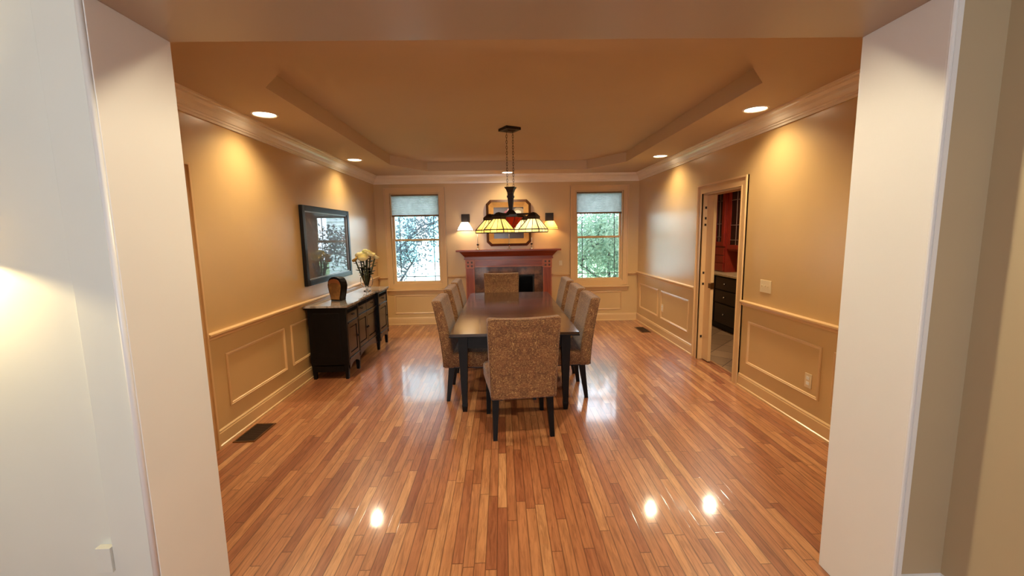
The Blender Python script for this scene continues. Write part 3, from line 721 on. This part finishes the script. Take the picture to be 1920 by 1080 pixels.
# ------------------------------------------------------------------ fireplace
def fireplace():
    cx = .115
    t = empty('fireplace', (cx, YB, 0), 0, 'reddish cherry wood fireplace mantel with brown slate surround on the back wall', 'fireplace')
    y = lambda d: -d
    # mantel shelf
    MB().box(-.93, .93, -.315, -.003, 1.345, 1.375).build('shelf', M['mantel'], t, bevel=.004)
    def step(h, z0, z1, d0, d1=None, h1=None):
        d1 = d1 or d0; h1 = h1 or h
        return MB().hexa([(-h, -d0, z0), (h, -d0, z0), (h, -.003, z0), (-h, -.003, z0)], [(-h1, -d1, z1), (h1, -d1, z1), (h1, -.003, z1), (-h1, -.003, z1)])
    cat_mb(step(.80, 1.20, 1.225, .19), step(.79, 1.225, 1.25, .175, .175), step(.79, 1.25, 1.345, .175, .27, .87)).build('bed_moulding', M['mantel'], t)
    step(.775, 1.19, 1.20, .17).build('bead', M['mantell'], t)
    MB().box(-.62, .62, -.15, -.003, 1.06, 1.19).build('frieze', M['mantel'], t)
    cat_mb(MB().box(-.62, .62, -.162, -.15, 1.17, 1.19), MB().box(-.62, .62, -.162, -.15, 1.06, 1.082), MB().box(-.62, -.60, -.162, -.15, 1.082, 1.17), MB().box(.60, .62, -.162, -.15, 1.082, 1.17)).build('frieze_moulding', M['mantell'], t)
    for s in (-1, 1):
        a, b = sorted((s * .62, s * .775))
        MB().box(a, b, -.155, -.003, 0, 1.045).build('post', M['mantelv'], t)
        cat_mb(MB().box(a, a + .018, -.165, -.155, .12, 1.03), MB().box(b - .018, b, -.165, -.155, .12, 1.03)).build('post_moulding', M['mantell'], t)
        MB().box(a - .006, b + .006, -.175, -.003, 0, .12).build('plinth', M['mantelv'], t, bevel=.003)
        blk = MB().box(a - .004, b + .004, -.172, -.003, 1.04, 1.192).build('corner_block', M['mantell'], t, bevel=.003)
        c = (a + b) / 2; mb = MB()
        for dx in (-.034, .034):
            for dz in (-.032, .032): mb.box(c + dx - .018, c + dx + .018, -.1735, -.170, 1.116 + dz - .018, 1.116 + dz + .018)
        mb.build('rosette', M['golddark'], blk)
    # slate tiles around the firebox
    mb = MB(); ti = .30
    fx0, fx1, fz = -.455, .465, .91
    mb.box(-.62, fx0, -.10, -.003, 0, 1.06).box(fx1, .62, -.10, -.003, 0, 1.06).box(fx0, fx1, -.10, -.003, fz, 1.06)
    mb.build('slate_surround', M['slate'], t)
    g = MB()
    for zz in (.3, .6, fz): g.box(-.62, fx0, -.101, -.099, zz - .002, zz + .002); g.box(fx1, .62, -.101, -.099, zz - .002, zz + .002)
    for xx in (fx0, -.15, .155, fx1): g.box(xx - .002, xx + .002, -.101, -.099, fz, 1.06)
    g.build('grout', M['dark'], t)
    MB().box(fx0, fx1, -.085, -.08, .0, fz).build('firebox_glass', M['darkgloss'], t)
    cat_mb(MB().box(fx0, fx0 + .03, -.1, -.08, 0, fz), MB().box(fx1 - .03, fx1, -.1, -.08, 0, fz), MB().box(fx0 + .03, fx1 - .03, -.1, -.08, fz - .03, fz)).build('firebox_frame', M['dark'], t)
    MB().box(-.80, .80, -.50, -.003, 0, .018).build('hearth', M['slate'], t)
fireplace()
# things on the mantel shelf
ZM = 1.3755
def candle(x, label, hh=.10, ch=.17):
    c = empty('candlestick', (x, 7.55, ZM), 0, label, 'candlestick', 'candlesticks on the mantel')
    MB().lathe([(.038, 0), (.038, .006), (.012, .014), (.007, .03), (.012, .045), (.006, .055), (.007, hh - .02), (.016, hh - .012), (.017, hh), (.0, hh)], n=18).build('holder', M['nickel'], c, smooth=True)
    MB().lathe([(.018, hh - .022), (.021, hh - .004), (.014, hh + .004)], n=14).build('cup', M['bronze'], c, smooth=True)
    MB().lathe([(.0, hh), (.006, hh), (.005, hh + ch), (0, hh + ch + .004)], n=10).build('candle', M['candle'], c, smooth=True)
candle(-.43, 'slim candlestick on the mantel left of the gilt framed print')
candle(.13, 'slim candlestick on the mantel in front of the gilt framed print')
candle(.53, 'slim candlestick on the mantel right of the gilt framed print', ch=.10)
# octagonal gilt picture
def gilt():
    t = empty('framed_picture', (.13, YB, 1.43), 0, 'octagonal gilt framed print leaning on the wall above the mantel', 'picture')
    def octo(hw_, z0, z1, c): return [(-hw_ + c, z0), (hw_ - c, z0), (hw_, z0 + c), (hw_, z1 - c), (hw_ - c, z1), (-hw_ + c, z1), (-hw_, z1 - c), (-hw_, z0 + c)]
    def ring(o, i, y0o, y0i, mat, nm):
        mb = MB(); n = 8
        mb.v += [(x, -y0o, z) for x, z in o] + [(x, -y0i, z) for x, z in i] + [(x, -.002, z) for x, z in o] + [(x, -.002, z) for x, z in i]
        for k in range(n):
            j = (k + 1) % n; mb.f += [[k, j, n + j, n + k], [k, j, 2 * n + j, 2 * n + k], [n + k, n + j, 3 * n + j, 3 * n + k]]
        return mb.build(nm, mat, t)
    o = octo(.405, -.0, .83, .075); i1 = octo(.36, .045, .785, .055); i2 = octo(.30, .105, .725, .03); i3 = octo(.27, .135, .695, .004)
    ring(o, i1, .035, .05, M['golddark'], 'outer_frame'); ring(i1, i2, .05, .035, M['gold'], 'gilt_moulding'); ring(i2, i3, .035, .03, M['gold'], 'inner_slip')
    tt = NT('print_with_reflections'); tc = tt.add('ShaderNodeTexCoord').outputs['Object']; sep = tt.add('ShaderNodeSeparateXYZ'); tt.link(tc, sep.inputs[0])
    def blob(cx, cz, rx, rz):  # blobs paint the glass's pink and white reflections into the print colour
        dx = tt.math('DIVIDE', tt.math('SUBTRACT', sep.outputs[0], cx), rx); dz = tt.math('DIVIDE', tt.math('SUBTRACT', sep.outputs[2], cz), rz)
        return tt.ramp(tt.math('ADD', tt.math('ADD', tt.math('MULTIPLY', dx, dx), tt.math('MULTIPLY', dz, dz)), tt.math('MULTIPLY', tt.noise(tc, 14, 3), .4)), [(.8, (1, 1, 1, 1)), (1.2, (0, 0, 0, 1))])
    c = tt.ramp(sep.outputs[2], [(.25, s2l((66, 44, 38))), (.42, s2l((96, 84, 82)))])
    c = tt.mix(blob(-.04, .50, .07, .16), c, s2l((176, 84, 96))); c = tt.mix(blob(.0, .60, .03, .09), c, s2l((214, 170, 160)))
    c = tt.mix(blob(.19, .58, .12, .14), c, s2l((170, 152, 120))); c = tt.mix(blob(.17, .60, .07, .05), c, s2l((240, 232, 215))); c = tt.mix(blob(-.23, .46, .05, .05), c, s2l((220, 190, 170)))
    tt.link(c, tt.p.inputs['Base Color']); tt.p.inputs['Roughness'].default_value = .3; tt.p.inputs['Coat Weight'].default_value = .2; tt.p.inputs['Coat Roughness'].default_value = .1
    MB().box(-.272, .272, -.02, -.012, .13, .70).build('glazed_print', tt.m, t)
gilt()
# sconces
def sconce(x, label, power, color):
    t = empty('wall_sconce', (x, YB, 1.70), 0, label, 'wall lamp', 'wall sconces beside the gilt framed print')
    MB().box(-.075, .075, -.022, -.002, .165, .315).build('back_plate', M['sconcemetal'], t, bevel=.004)
    MB().box(-.06, .06, -.13, -.02, .17, .30).build('canopy_box', M['sconcemetal'], t, bevel=.006)
    # square flared glass shade
    mb = MB(); zt, zm_, zb = .165, .045, .020; h0, h1 = .062, .128; cy = -.14
    def sq(h, z): return [(-h, cy - h, z), (h, cy - h, z), (h, cy + h, z), (-h, cy + h, z)]
    a, b, c = sq(h0, zt), sq(h1, zm_), sq(h1, zb)
    for k in range(4):
        j = (k + 1) % 4; mb.f += [[k, j, 4 + j, 4 + k], [4 + k, 4 + j, 8 + j, 8 + k]]
    mb.v += a + b + c
    g = mb.build('glass_shade', M['art_white'] if x < 0 else M['art_amber'], t)
    ld = MB()
    for k in range(4):
        j = (k + 1) % 4; ld.tube([a[k], b[k], c[k]], .003, 5); ld.tube([b[k], b[j]], .003, 5); ld.tube([c[k], c[j]], .0028, 5); ld.tube([tuple((Vector(a[k]) + Vector(a[j])) / 2), tuple((Vector(b[k]) + Vector(b[j])) / 2)], .0022, 5)
    ld.build('leading', M['bronze'], g)
    light('POINT', 'sconce_bulb_light', (x, YB + cy, 1.785), power, color, shadow_soft_size=.03)
sconce(-.65, 'wall sconce with white glass shade left of the gilt framed print', 7, (1, .92, .76))
sconce(.87, 'wall sconce with amber glass shade right of the gilt framed print', 4.5, (1, .70, .38))

# ------------------------------------------------------------------ chandelier
def chandelier():
    X, Y = .112, 5.0
    t = empty('chandelier', (X, Y, 2.845), 0, 'mission style bronze chandelier with four amber art glass shades above the dining table', 'chandelier')
    Z0 = 2.845
    def z(v): return v - Z0
    mb = MB(); mb.taper(0, 0, z(2.80), z(2.815), .03, .06); mb.taper(0, 0, z(2.815), z(2.8445), .095, .095); mb.v = [tuple(p) for p in mb.v]; mb.build('canopy', M['bronze'], t, bevel=.003)
    bpy_c = t.children[-1]; bpy_c.rotation_euler.z = R(29)
    for s in (-1, 1):
        mb = MB(); n = 20; za, zb = 2.80, 2.185
        for k in range(n):
            zz = za + (zb - za) * (k + .5) / n; x = s * .036
            a = 2 * math.pi
            b0 = len(mb.v); seg = 10; hh = (za - zb) / n * .68
            for i in range(seg):
                th = a * i / seg; u, w = math.cos(th) * .0085, math.sin(th) * hh
                ctr = Vector((x + (u if k % 2 else 0), (0 if k % 2 else u), z(zz) + w)); mb.v += [tuple(ctr + Vector(o)) for o in ((.0022, 0, 0), (0, .0022, 0), (-.0022, 0, 0), (0, -.0022, 0))]
            for i in range(seg):
                for q in range(4): mb.f.append([b0 + 4 * i + q, b0 + 4 * i + (q + 1) % 4, b0 + 4 * ((i + 1) % seg) + (q + 1) % 4, b0 + 4 * ((i + 1) % seg) + q])
        mb.build('chain', M['bronze'], t)
    mb = MB(); mb.taper(0, 0, z(2.16), z(2.185), .045, .062); mb.taper(0, 0, z(2.12), z(2.16), .032, .045); mb.box(-.036, .036, -.036, .036, z(2.065), z(2.09)); mb.taper(0, 0, z(2.09), z(2.12), .03, .032)
    mb.taper(0, 0, z(1.92), z(2.065), .020, .031); mb.build('stem', M['bronze'], t, bevel=.002)
    mb = MB(); mb.taper(0, 0, z(1.875), z(1.925), .068, .028); mb.taper(0, 0, z(1.845), z(1.875), .068, .068); mb.taper(0, 0, z(1.815), z(1.845), .03, .068); mb.build('hub', M['bronze'], t, bevel=.003)
    t.children[-1].rotation_euler.z = R(29 + 45)
    # red glass centre
    mb = MB(); q = []
    zt, zb = z(1.842), z(1.675); hw_ = .15
    top = [(hw_ * math.cos(R(-119 + 90 * k + 45)), hw_ * math.sin(R(-119 + 90 * k + 45)), zt) for k in range(4)]; bt = (0, 0, zb)
    for k in range(4): mb.poly([top[k], top[(k + 1) % 4], bt])
    cg = mb.build('centre_glass', M['art_red'], t)
    ld = MB()
    for k in range(4): ld.tube([top[k], bt], .003, 5); ld.tube([top[k], top[(k + 1) % 4]], .003, 5); ld.tube([tuple((Vector(top[k]) + Vector(top[(k + 1) % 4])) / 2), bt], .002, 5)
    ld.build('leading', M['bronze'], cg)
    r = .287
    for k in range(4):
        a = R(-119 + 90 * k); ux, uy = math.cos(a), math.sin(a)
        mb = MB(); mb.box(.03, r + .012, -.011, .011, z(1.862), z(1.884)); mb.xf(Matrix.Rotation(a, 4, 'Z')); mb.build('arm', M['bronze'], t, bevel=.002)
        def L(mb): return mb.xf(Matrix.Translation((ux * r, uy * r, 0)) @ Matrix.Rotation(a, 4, 'Z'))
        mb = MB(); mb.taper(0, 0, z(1.845), z(1.885), .058, .022); mb.taper(0, 0, z(1.812), z(1.845), .058, .058); mb.box(-.012, .012, -.012, .012, z(1.875), z(1.89))
        L(mb).build('shade_cap' , M['bronze'], t, bevel=.002)
        h0, h1 = .048, .125; zt, zm_, zb = z(1.815), z(1.698), z(1.664)
        sq = lambda h, zz: [(-h, -h, zz), (h, -h, zz), (h, h, zz), (-h, h, zz)]
        A, B, C_ = sq(h0, zt), sq(h1, zm_), sq(h1, zb)
        mb = MB(); mb.v += A + B + C_
        for q in range(4): j = (q + 1) % 4; mb.f += [[q, j, 4 + j, 4 + q], [4 + q, 4 + j, 8 + j, 8 + q]]
        g = L(mb).build('glass_shade', M['art_amber'] if k in (0, 3) else M['art_cream'], t)
        ld = MB(); V = Vector
        for q in range(4):
            j = (q + 1) % 4; ld.tube([A[q], B[q], C_[q]], .0055, 5); ld.tube([B[q], B[j]], .0058, 5); ld.tube([C_[q], C_[j]], .005, 5)
            for f in (1 / 3, 2 / 3):
                ld.tube([V(A[q]).lerp(V(A[j]), f), V(B[q]).lerp(V(B[j]), f), V(C_[q]).lerp(V(C_[j]), f)], .0038, 5)
        L(ld).build('leading', M['bronze'], g)
        mb = MB().lathe([(.0, 0), (.018, .004), (.026, .025), (.022, .045), (.012, .06), (.012, .085)], n=14); mb.xf(Matrix.Translation((0, 0, z(1.725)))); L(mb).build('bulb', M['bulbglow'], t, smooth=True)
        light('POINT', 'chandelier_bulb_light', (X + ux * r, Y + uy * r, 1.705), 2.6, (1, .78, .48), shadow_soft_size=.03)
M['bulbglow'] = emis('lit_bulb', (1, .85, .6, 1), 10)
chandelier()

# ------------------------------------------------------------------ plates, vents
def plate(side, a, z, w, h, kind, label, toggles=0):
    s, X = (1, XL) if side == 'left' else (-1, XR)
    if side == 'back': t = empty(kind, (a, YB, z), 0, label, 'wall plate')
    else: t = empty(kind, (X, a, z), 0 if side == 'left' else R(180), label, 'wall plate')
    if side == 'back': rot = Matrix.Rotation(R(-90), 4, 'Z')
    else: rot = Matrix.Identity(4)
    MB().box(.0005, .006, -w / 2, w / 2, -h / 2, h / 2).xf(rot).build('plate', M['ivory'], t, bevel=.0015)
    if kind == 'light_switch':
        for k in range(toggles):
            yy = (k - (toggles - 1) / 2) * .046; MB().box(.006, .018, yy - .005, yy + .005, -.004, .012).xf(rot).build('toggle', M['ivory'], t, bevel=.001)
    else:
        for zz in (-.022, .022): MB().box(.006, .009, -.017, .017, zz - .014, zz + .014).xf(rot).build('socket', M['whiteplastic'], t, bevel=.003)
plate('right', 3.935, 1.11, .165, .118, 'light_switch', 'three-gang light switch plate on the right wall beside the doorway', 3)
plate('right', 3.30, .405, .075, .12, 'power_outlet', 'power outlet inside the wainscot panel nearest the opening on the right wall')
plate('right', 6.50, .45, .075, .12, 'power_outlet', 'power outlet in the right wall wainscot beyond the doorway')
plate('back', 1.075, 1.10, .06, .09, 'light_switch', 'small switch plate on the back wall between mantel and right window', 1)
def vent(x0, x1, y0, y1, label):
    t = empty('floor_register', ((x0 + x1) / 2, (y0 + y1) / 2, 0), 0, label, 'floor vent', 'floor vents'); hx, hy = (x1 - x0) / 2, (y1 - y0) / 2
    MB().box(-hx, hx, -hy, -hy + .014, .0005, .006).box(-hx, hx, hy - .014, hy, .0005, .006).box(-hx, -hx + .014, -hy + .014, hy - .014, .0005, .006).box(hx - .014, hx, -hy + .014, hy - .014, .0005, .006).build('frame', M['brass'], t)
    MB().box(-hx + .014, hx - .014, -hy + .014, hy - .014, .0004, .0012).build('opening', M['dark'], t)
    mb = MB(); n = int((y1 - y0) / .014)
    for k in range(n): yy = -hy + .02 + (2 * hy - .04) * k / (n - 1); mb.box(-hx + .014, hx - .014, yy - .003, yy + .003, .0012, .0045)
    mb.build('grille', M['dirtdark'], t)
vent(-2.225, -2.05, 3.30, 3.64, 'brown metal floor register by the left wall baseboard')
vent(2.27, 2.43, 6.74, 7.13, 'brown metal floor register by the right wall near the far corner')
# foyer: small white box on the left wall and the wall lamp whose glow shows
bx = empty('wall_outlet', (-1.52, YN + .018, .45), 0, 'small white outlet box low on the foyer wall against the casing left of the opening', 'outlet')
bx.location = (-1.4975, YN, .45)

def foyer_lamp():
    x, z_ = -1.96, 1.66
    t = empty('foyer_sconce', (x, YN + .012, z_), 0, 'wall lamp with fabric shade on the foyer wall left of the wide opening', 'wall lamp')
    MB().box(-.05, .05, -.015, -.0005, -.06, .06).build('plate', M['brass'], t, bevel=.003)
    MB().tube([(0, -.01, -.02), (0, -.07, -.03), (0, -.11, 0), (0, -.11, .03)], .006, 8).build('bracket', M['brass'], t, smooth=True)
    mb = MB(); n = 24
    for r_, zz in ((.095, -.05), (.065, .10)):
        for k in range(n): a = 2 * math.pi * k / n; mb.v.append((r_ * math.cos(a), -.11 + r_ * math.sin(a), zz))
    for k in range(n): mb.f.append([k, (k + 1) % n, n + (k + 1) % n, n + k])
    mb.build('lampshade', M['lampshade'], t, smooth=True)
    light('POINT', 'foyer_sconce_light', (x, YN - .104, z_ - .012), 26, (1, .74, .34), shadow_soft_size=.012)
foyer_lamp()
MB().box(-.058, -.002, -.014, .0115, -.05, .05)  .build('plate', M['foyerlight'], bx, bevel=.002)

# ------------------------------------------------------------------ kitchen seen through the door
struct(MB().box(2.5, XR + T, YB + T, 8.6, 0, 2.75).box(4.05, 4.19, 3.6, 8.6, 0, 2.75).box(XR + T, 4.05, 8.5, 8.6, 0, 2.75).box(XR + T, 4.05, 3.5, 3.6, 0, 2.75).build('wall_kitchen', M['wall']))
struct(MB().box(XR + T, 4.1, 3.5, 8.6, 2.70, 2.75).build('ceiling_kitchen', M['lid']))
lc = empty('base_cabinet', (3.62, 6.9, 0), 0, 'dark espresso base cabinet with three rows of knobbed drawers in the kitchen', 'cabinet')
MB().box(.0, .42, -.95, .95, .09, .90).build('body', M['black'], lc)
MB().box(.04, .42, -.95, .95, 0, .09).build('toe_kick', M['dark'], lc)
for a, b in ((-.90, -.56), (-.54, .12), (.14, .90)):
    for z0, z1 in ((.12, .44), (.46, .66), (.68, .88)):
        d = MB().box(-.018, -.0, a + .01, b - .01, z0, z1).build('drawer', M['espresso'], lc, bevel=.004)
        MB().lathe([(0, 0), (.008, 0), (.008, .015), (.016, .02), (.014, .03), (0, .033)], n=12).xf(Matrix.Translation((-.018, (a + b) / 2, (z0 + z1) / 2)) @ Matrix.Rotation(R(-90), 4, 'Y')).build('knob', M['nickel'], d, smooth=True)
ct = tag(MB().box(3.585, 4.045, 5.93, 7.87, .901, .935).build('countertop', M['counter'], bevel=.005), 'beige stone countertop on the dark kitchen base cabinet', 'countertop')
uc = empty('wall_cabinet', (3.80, 6.5, 1.30), 0, 'cherry red glass-door wall cabinet seen through the doorway, upper right', 'cabinet')
MB().box(.03, .24, -.45, .58, 0, 1.10).build('body', M['cherry'], uc)
def gdoor(par, a, b, z0, z1, x=0.0):
    s = .075; mb = MB().box(x, x + .03, a, a + s, z0, z1).box(x, x + .03, b - s, b, z0, z1).box(x, x + .03, a + s, b - s, z0, z0 + s).box(x, x + .03, a + s, b - s, z1 - s, z1)
    d = mb.build('door', M['cherry'], par, bevel=.003)
    MB().box(x + .012, x + .016, a + s, b - s, z0 + s, z1 - s).build('glass', M['cherryd'], d)
    g = MB(); c = (a + b) / 2; g.box(x + .004, x + .012, c - .004, c + .004, z0 + s, z1 - s)
    for zz in (z1 - .16 - s, (z0 + z1) / 2 - .12, z0 + s + .08): g.box(x + .004, x + .012, a + s, b - s, zz - .004, zz + .004)
    g.build('leading', M['came'], d)
gdoor(uc, -.44, .07, .03, 1.07); gdoor(uc, .08, .57, .03, 1.07)
hc = empty('hutch_cabinet', (3.76, 7.45, .936), 0, 'cherry red hutch with glass door over small drawers standing on the kitchen counter', 'cabinet')
MB().box(.03, .28, -.36, .36, 0, 1.46).build('body', M['cherry'], hc)
gdoor(hc, -.33, .0, .44, 1.44); gdoor(hc, .01, .33, .44, 1.44)
for k in range(3):
    d = MB().box(.008, .03, -.33, .33, .02 + .135 * k, .145 + .135 * k).build('drawer', M['cherry'], hc, bevel=.004)
    MB().lathe([(0, 0), (.006, 0), (.006, .012), (.012, .016), (0, .024)], n=10).xf(Matrix.Translation((.008, .12, .08 + .135 * k)) @ Matrix.Rotation(R(-90), 4, 'Y')).build('knob', M['nickel'], d, smooth=True)
light('SPOT', 'kitchen_light_beam', (3.2, 6.1, 2.66), 105, (1, .84, .62), spot_size=R(140), spot_blend=.6, shadow_soft_size=.06)
kt = empty('recessed_light', (3.2, 6.1, 2.70), 0, 'round lit recessed light in the kitchen ceiling beyond the doorway', 'ceiling light', 'recessed ceiling lights')
MB().lathe([(.0722, -.001), (.05, -.004), (.0, -.006)], n=24).build('lamp_face', M['bulb'], kt, smooth=True)

# ------------------------------------------------------------------ outdoors
struct(MB().box(-30, 30, YB + T + .02, 45, -.9, -.8).build('ground_lawn', M['lawn']))
hs = empty('neighbour_house', (-5.0, 17, -.8), 0, 'pale clapboard house behind the tree outside the left window', 'house')
mb = MB(); n = 40
for k in range(n): zz = k * .16; mb.hexa([(-7.4, 0, zz), (7.4, 0, zz), (7.4, .1, zz), (-7.4, .1, zz)], [(-7.4, .05, zz + .16), (7.4, .05, zz + .16), (7.4, .1, zz + .16), (-7.4, .1, zz + .16)])
mb.box(-7.4, 7.4, .1, 5, 0, 6.4); mb.build('wall', M['siding'], hs)
for xx in (1.1, 2.6, 6.0): MB().box(xx - .5, xx + .5, -.04, .0, 1.4, 3.4).build('window', M['teal'], hs)
MB().hexa([(-7.8, -.5, 6.3), (7.8, -.5, 6.3), (7.8, 5.5, 6.3), (-7.8, 5.5, 6.3)], [(-7.8, 2.4, 8.4), (7.8, 2.4, 8.4), (7.8, 2.6, 8.4), (-7.8, 2.6, 8.4)]).build('roof', M['bark'], hs)
def tree(name, x, y, z0, h, spread, nleaf, lmat, label, seed, lean=0, leafsize=.07, r0=.09):
    rnd = random.Random(seed); t = empty(name, (x, y, z0), 0, label, 'tree')
    mb = MB(); tips = []
    def br(p, d, L_, r, depth):
        pts = [p]; q = p.copy(); dd = d.copy()
        for k in range(5):
            dd = (dd + Vector((rnd.uniform(-.22, .22), rnd.uniform(-.22, .22), rnd.uniform(-.08, .14)))).normalized(); q = q + dd * L_ / 5; pts.append(q.copy())
        mb.tube(pts, r, 6, r * .55); tips.extend(pts[1:] if depth < 3 else pts[2:4])
        if depth > 0:
            for k in range(3 if depth > 1 else 4):
                a = rnd.uniform(0, 6.28); nd = (dd * .6 + Vector((math.cos(a), math.sin(a), rnd.uniform(-.1, .6))) * spread).normalized()
                br(pts[rnd.choice((2, 3, 4, 5))], nd, L_ * rnd.uniform(.6, .8), r * .55, depth - 1)
    br(Vector((0, 0, 0)), Vector((lean, 0, 1)).normalized(), h * .42, r0, 3)
    mb.build('trunk', M['bark'], t, smooth=True)
    lf = MB()
    for k in range(nleaf):
        c = rnd.choice(tips) + Vector((rnd.gauss(0, .28), rnd.gauss(0, .28), rnd.gauss(0, .26))); s = leafsize * rnd.uniform(.6, 1.3)
        u = Vector((rnd.gauss(0, 1), rnd.gauss(0, 1), rnd.gauss(0, 1))).normalized(); w = u.cross(Vector((rnd.gauss(0, 1), rnd.gauss(0, 1), rnd.gauss(0, 1)))).normalized()
        lf.poly([tuple(c - u * s), tuple(c + w * s * .45), tuple(c + u * s), tuple(c - w * s * .45)])
    lf.build('foliage', lmat, t)
tree('leafy_tree', -2.75, 10.6, -.8, 4.4, 1.0, 4600, M['leafB'], 'grey-leaved branching tree close outside the left window', 3, .1, .045, .06)
tree('leafy_tree', .1, 14.2, -.8, 4.4, 1.1, 3000, M['leafB'], 'grey-leaved tree outside between the two windows', 21, 0, .055, .06)
tree('leafy_tree', 2.75, 10.9, -.8, 4.6, 1.1, 15000, M['leafA'], 'dense green tree outside the right window', 5, -.03, .05, .06)
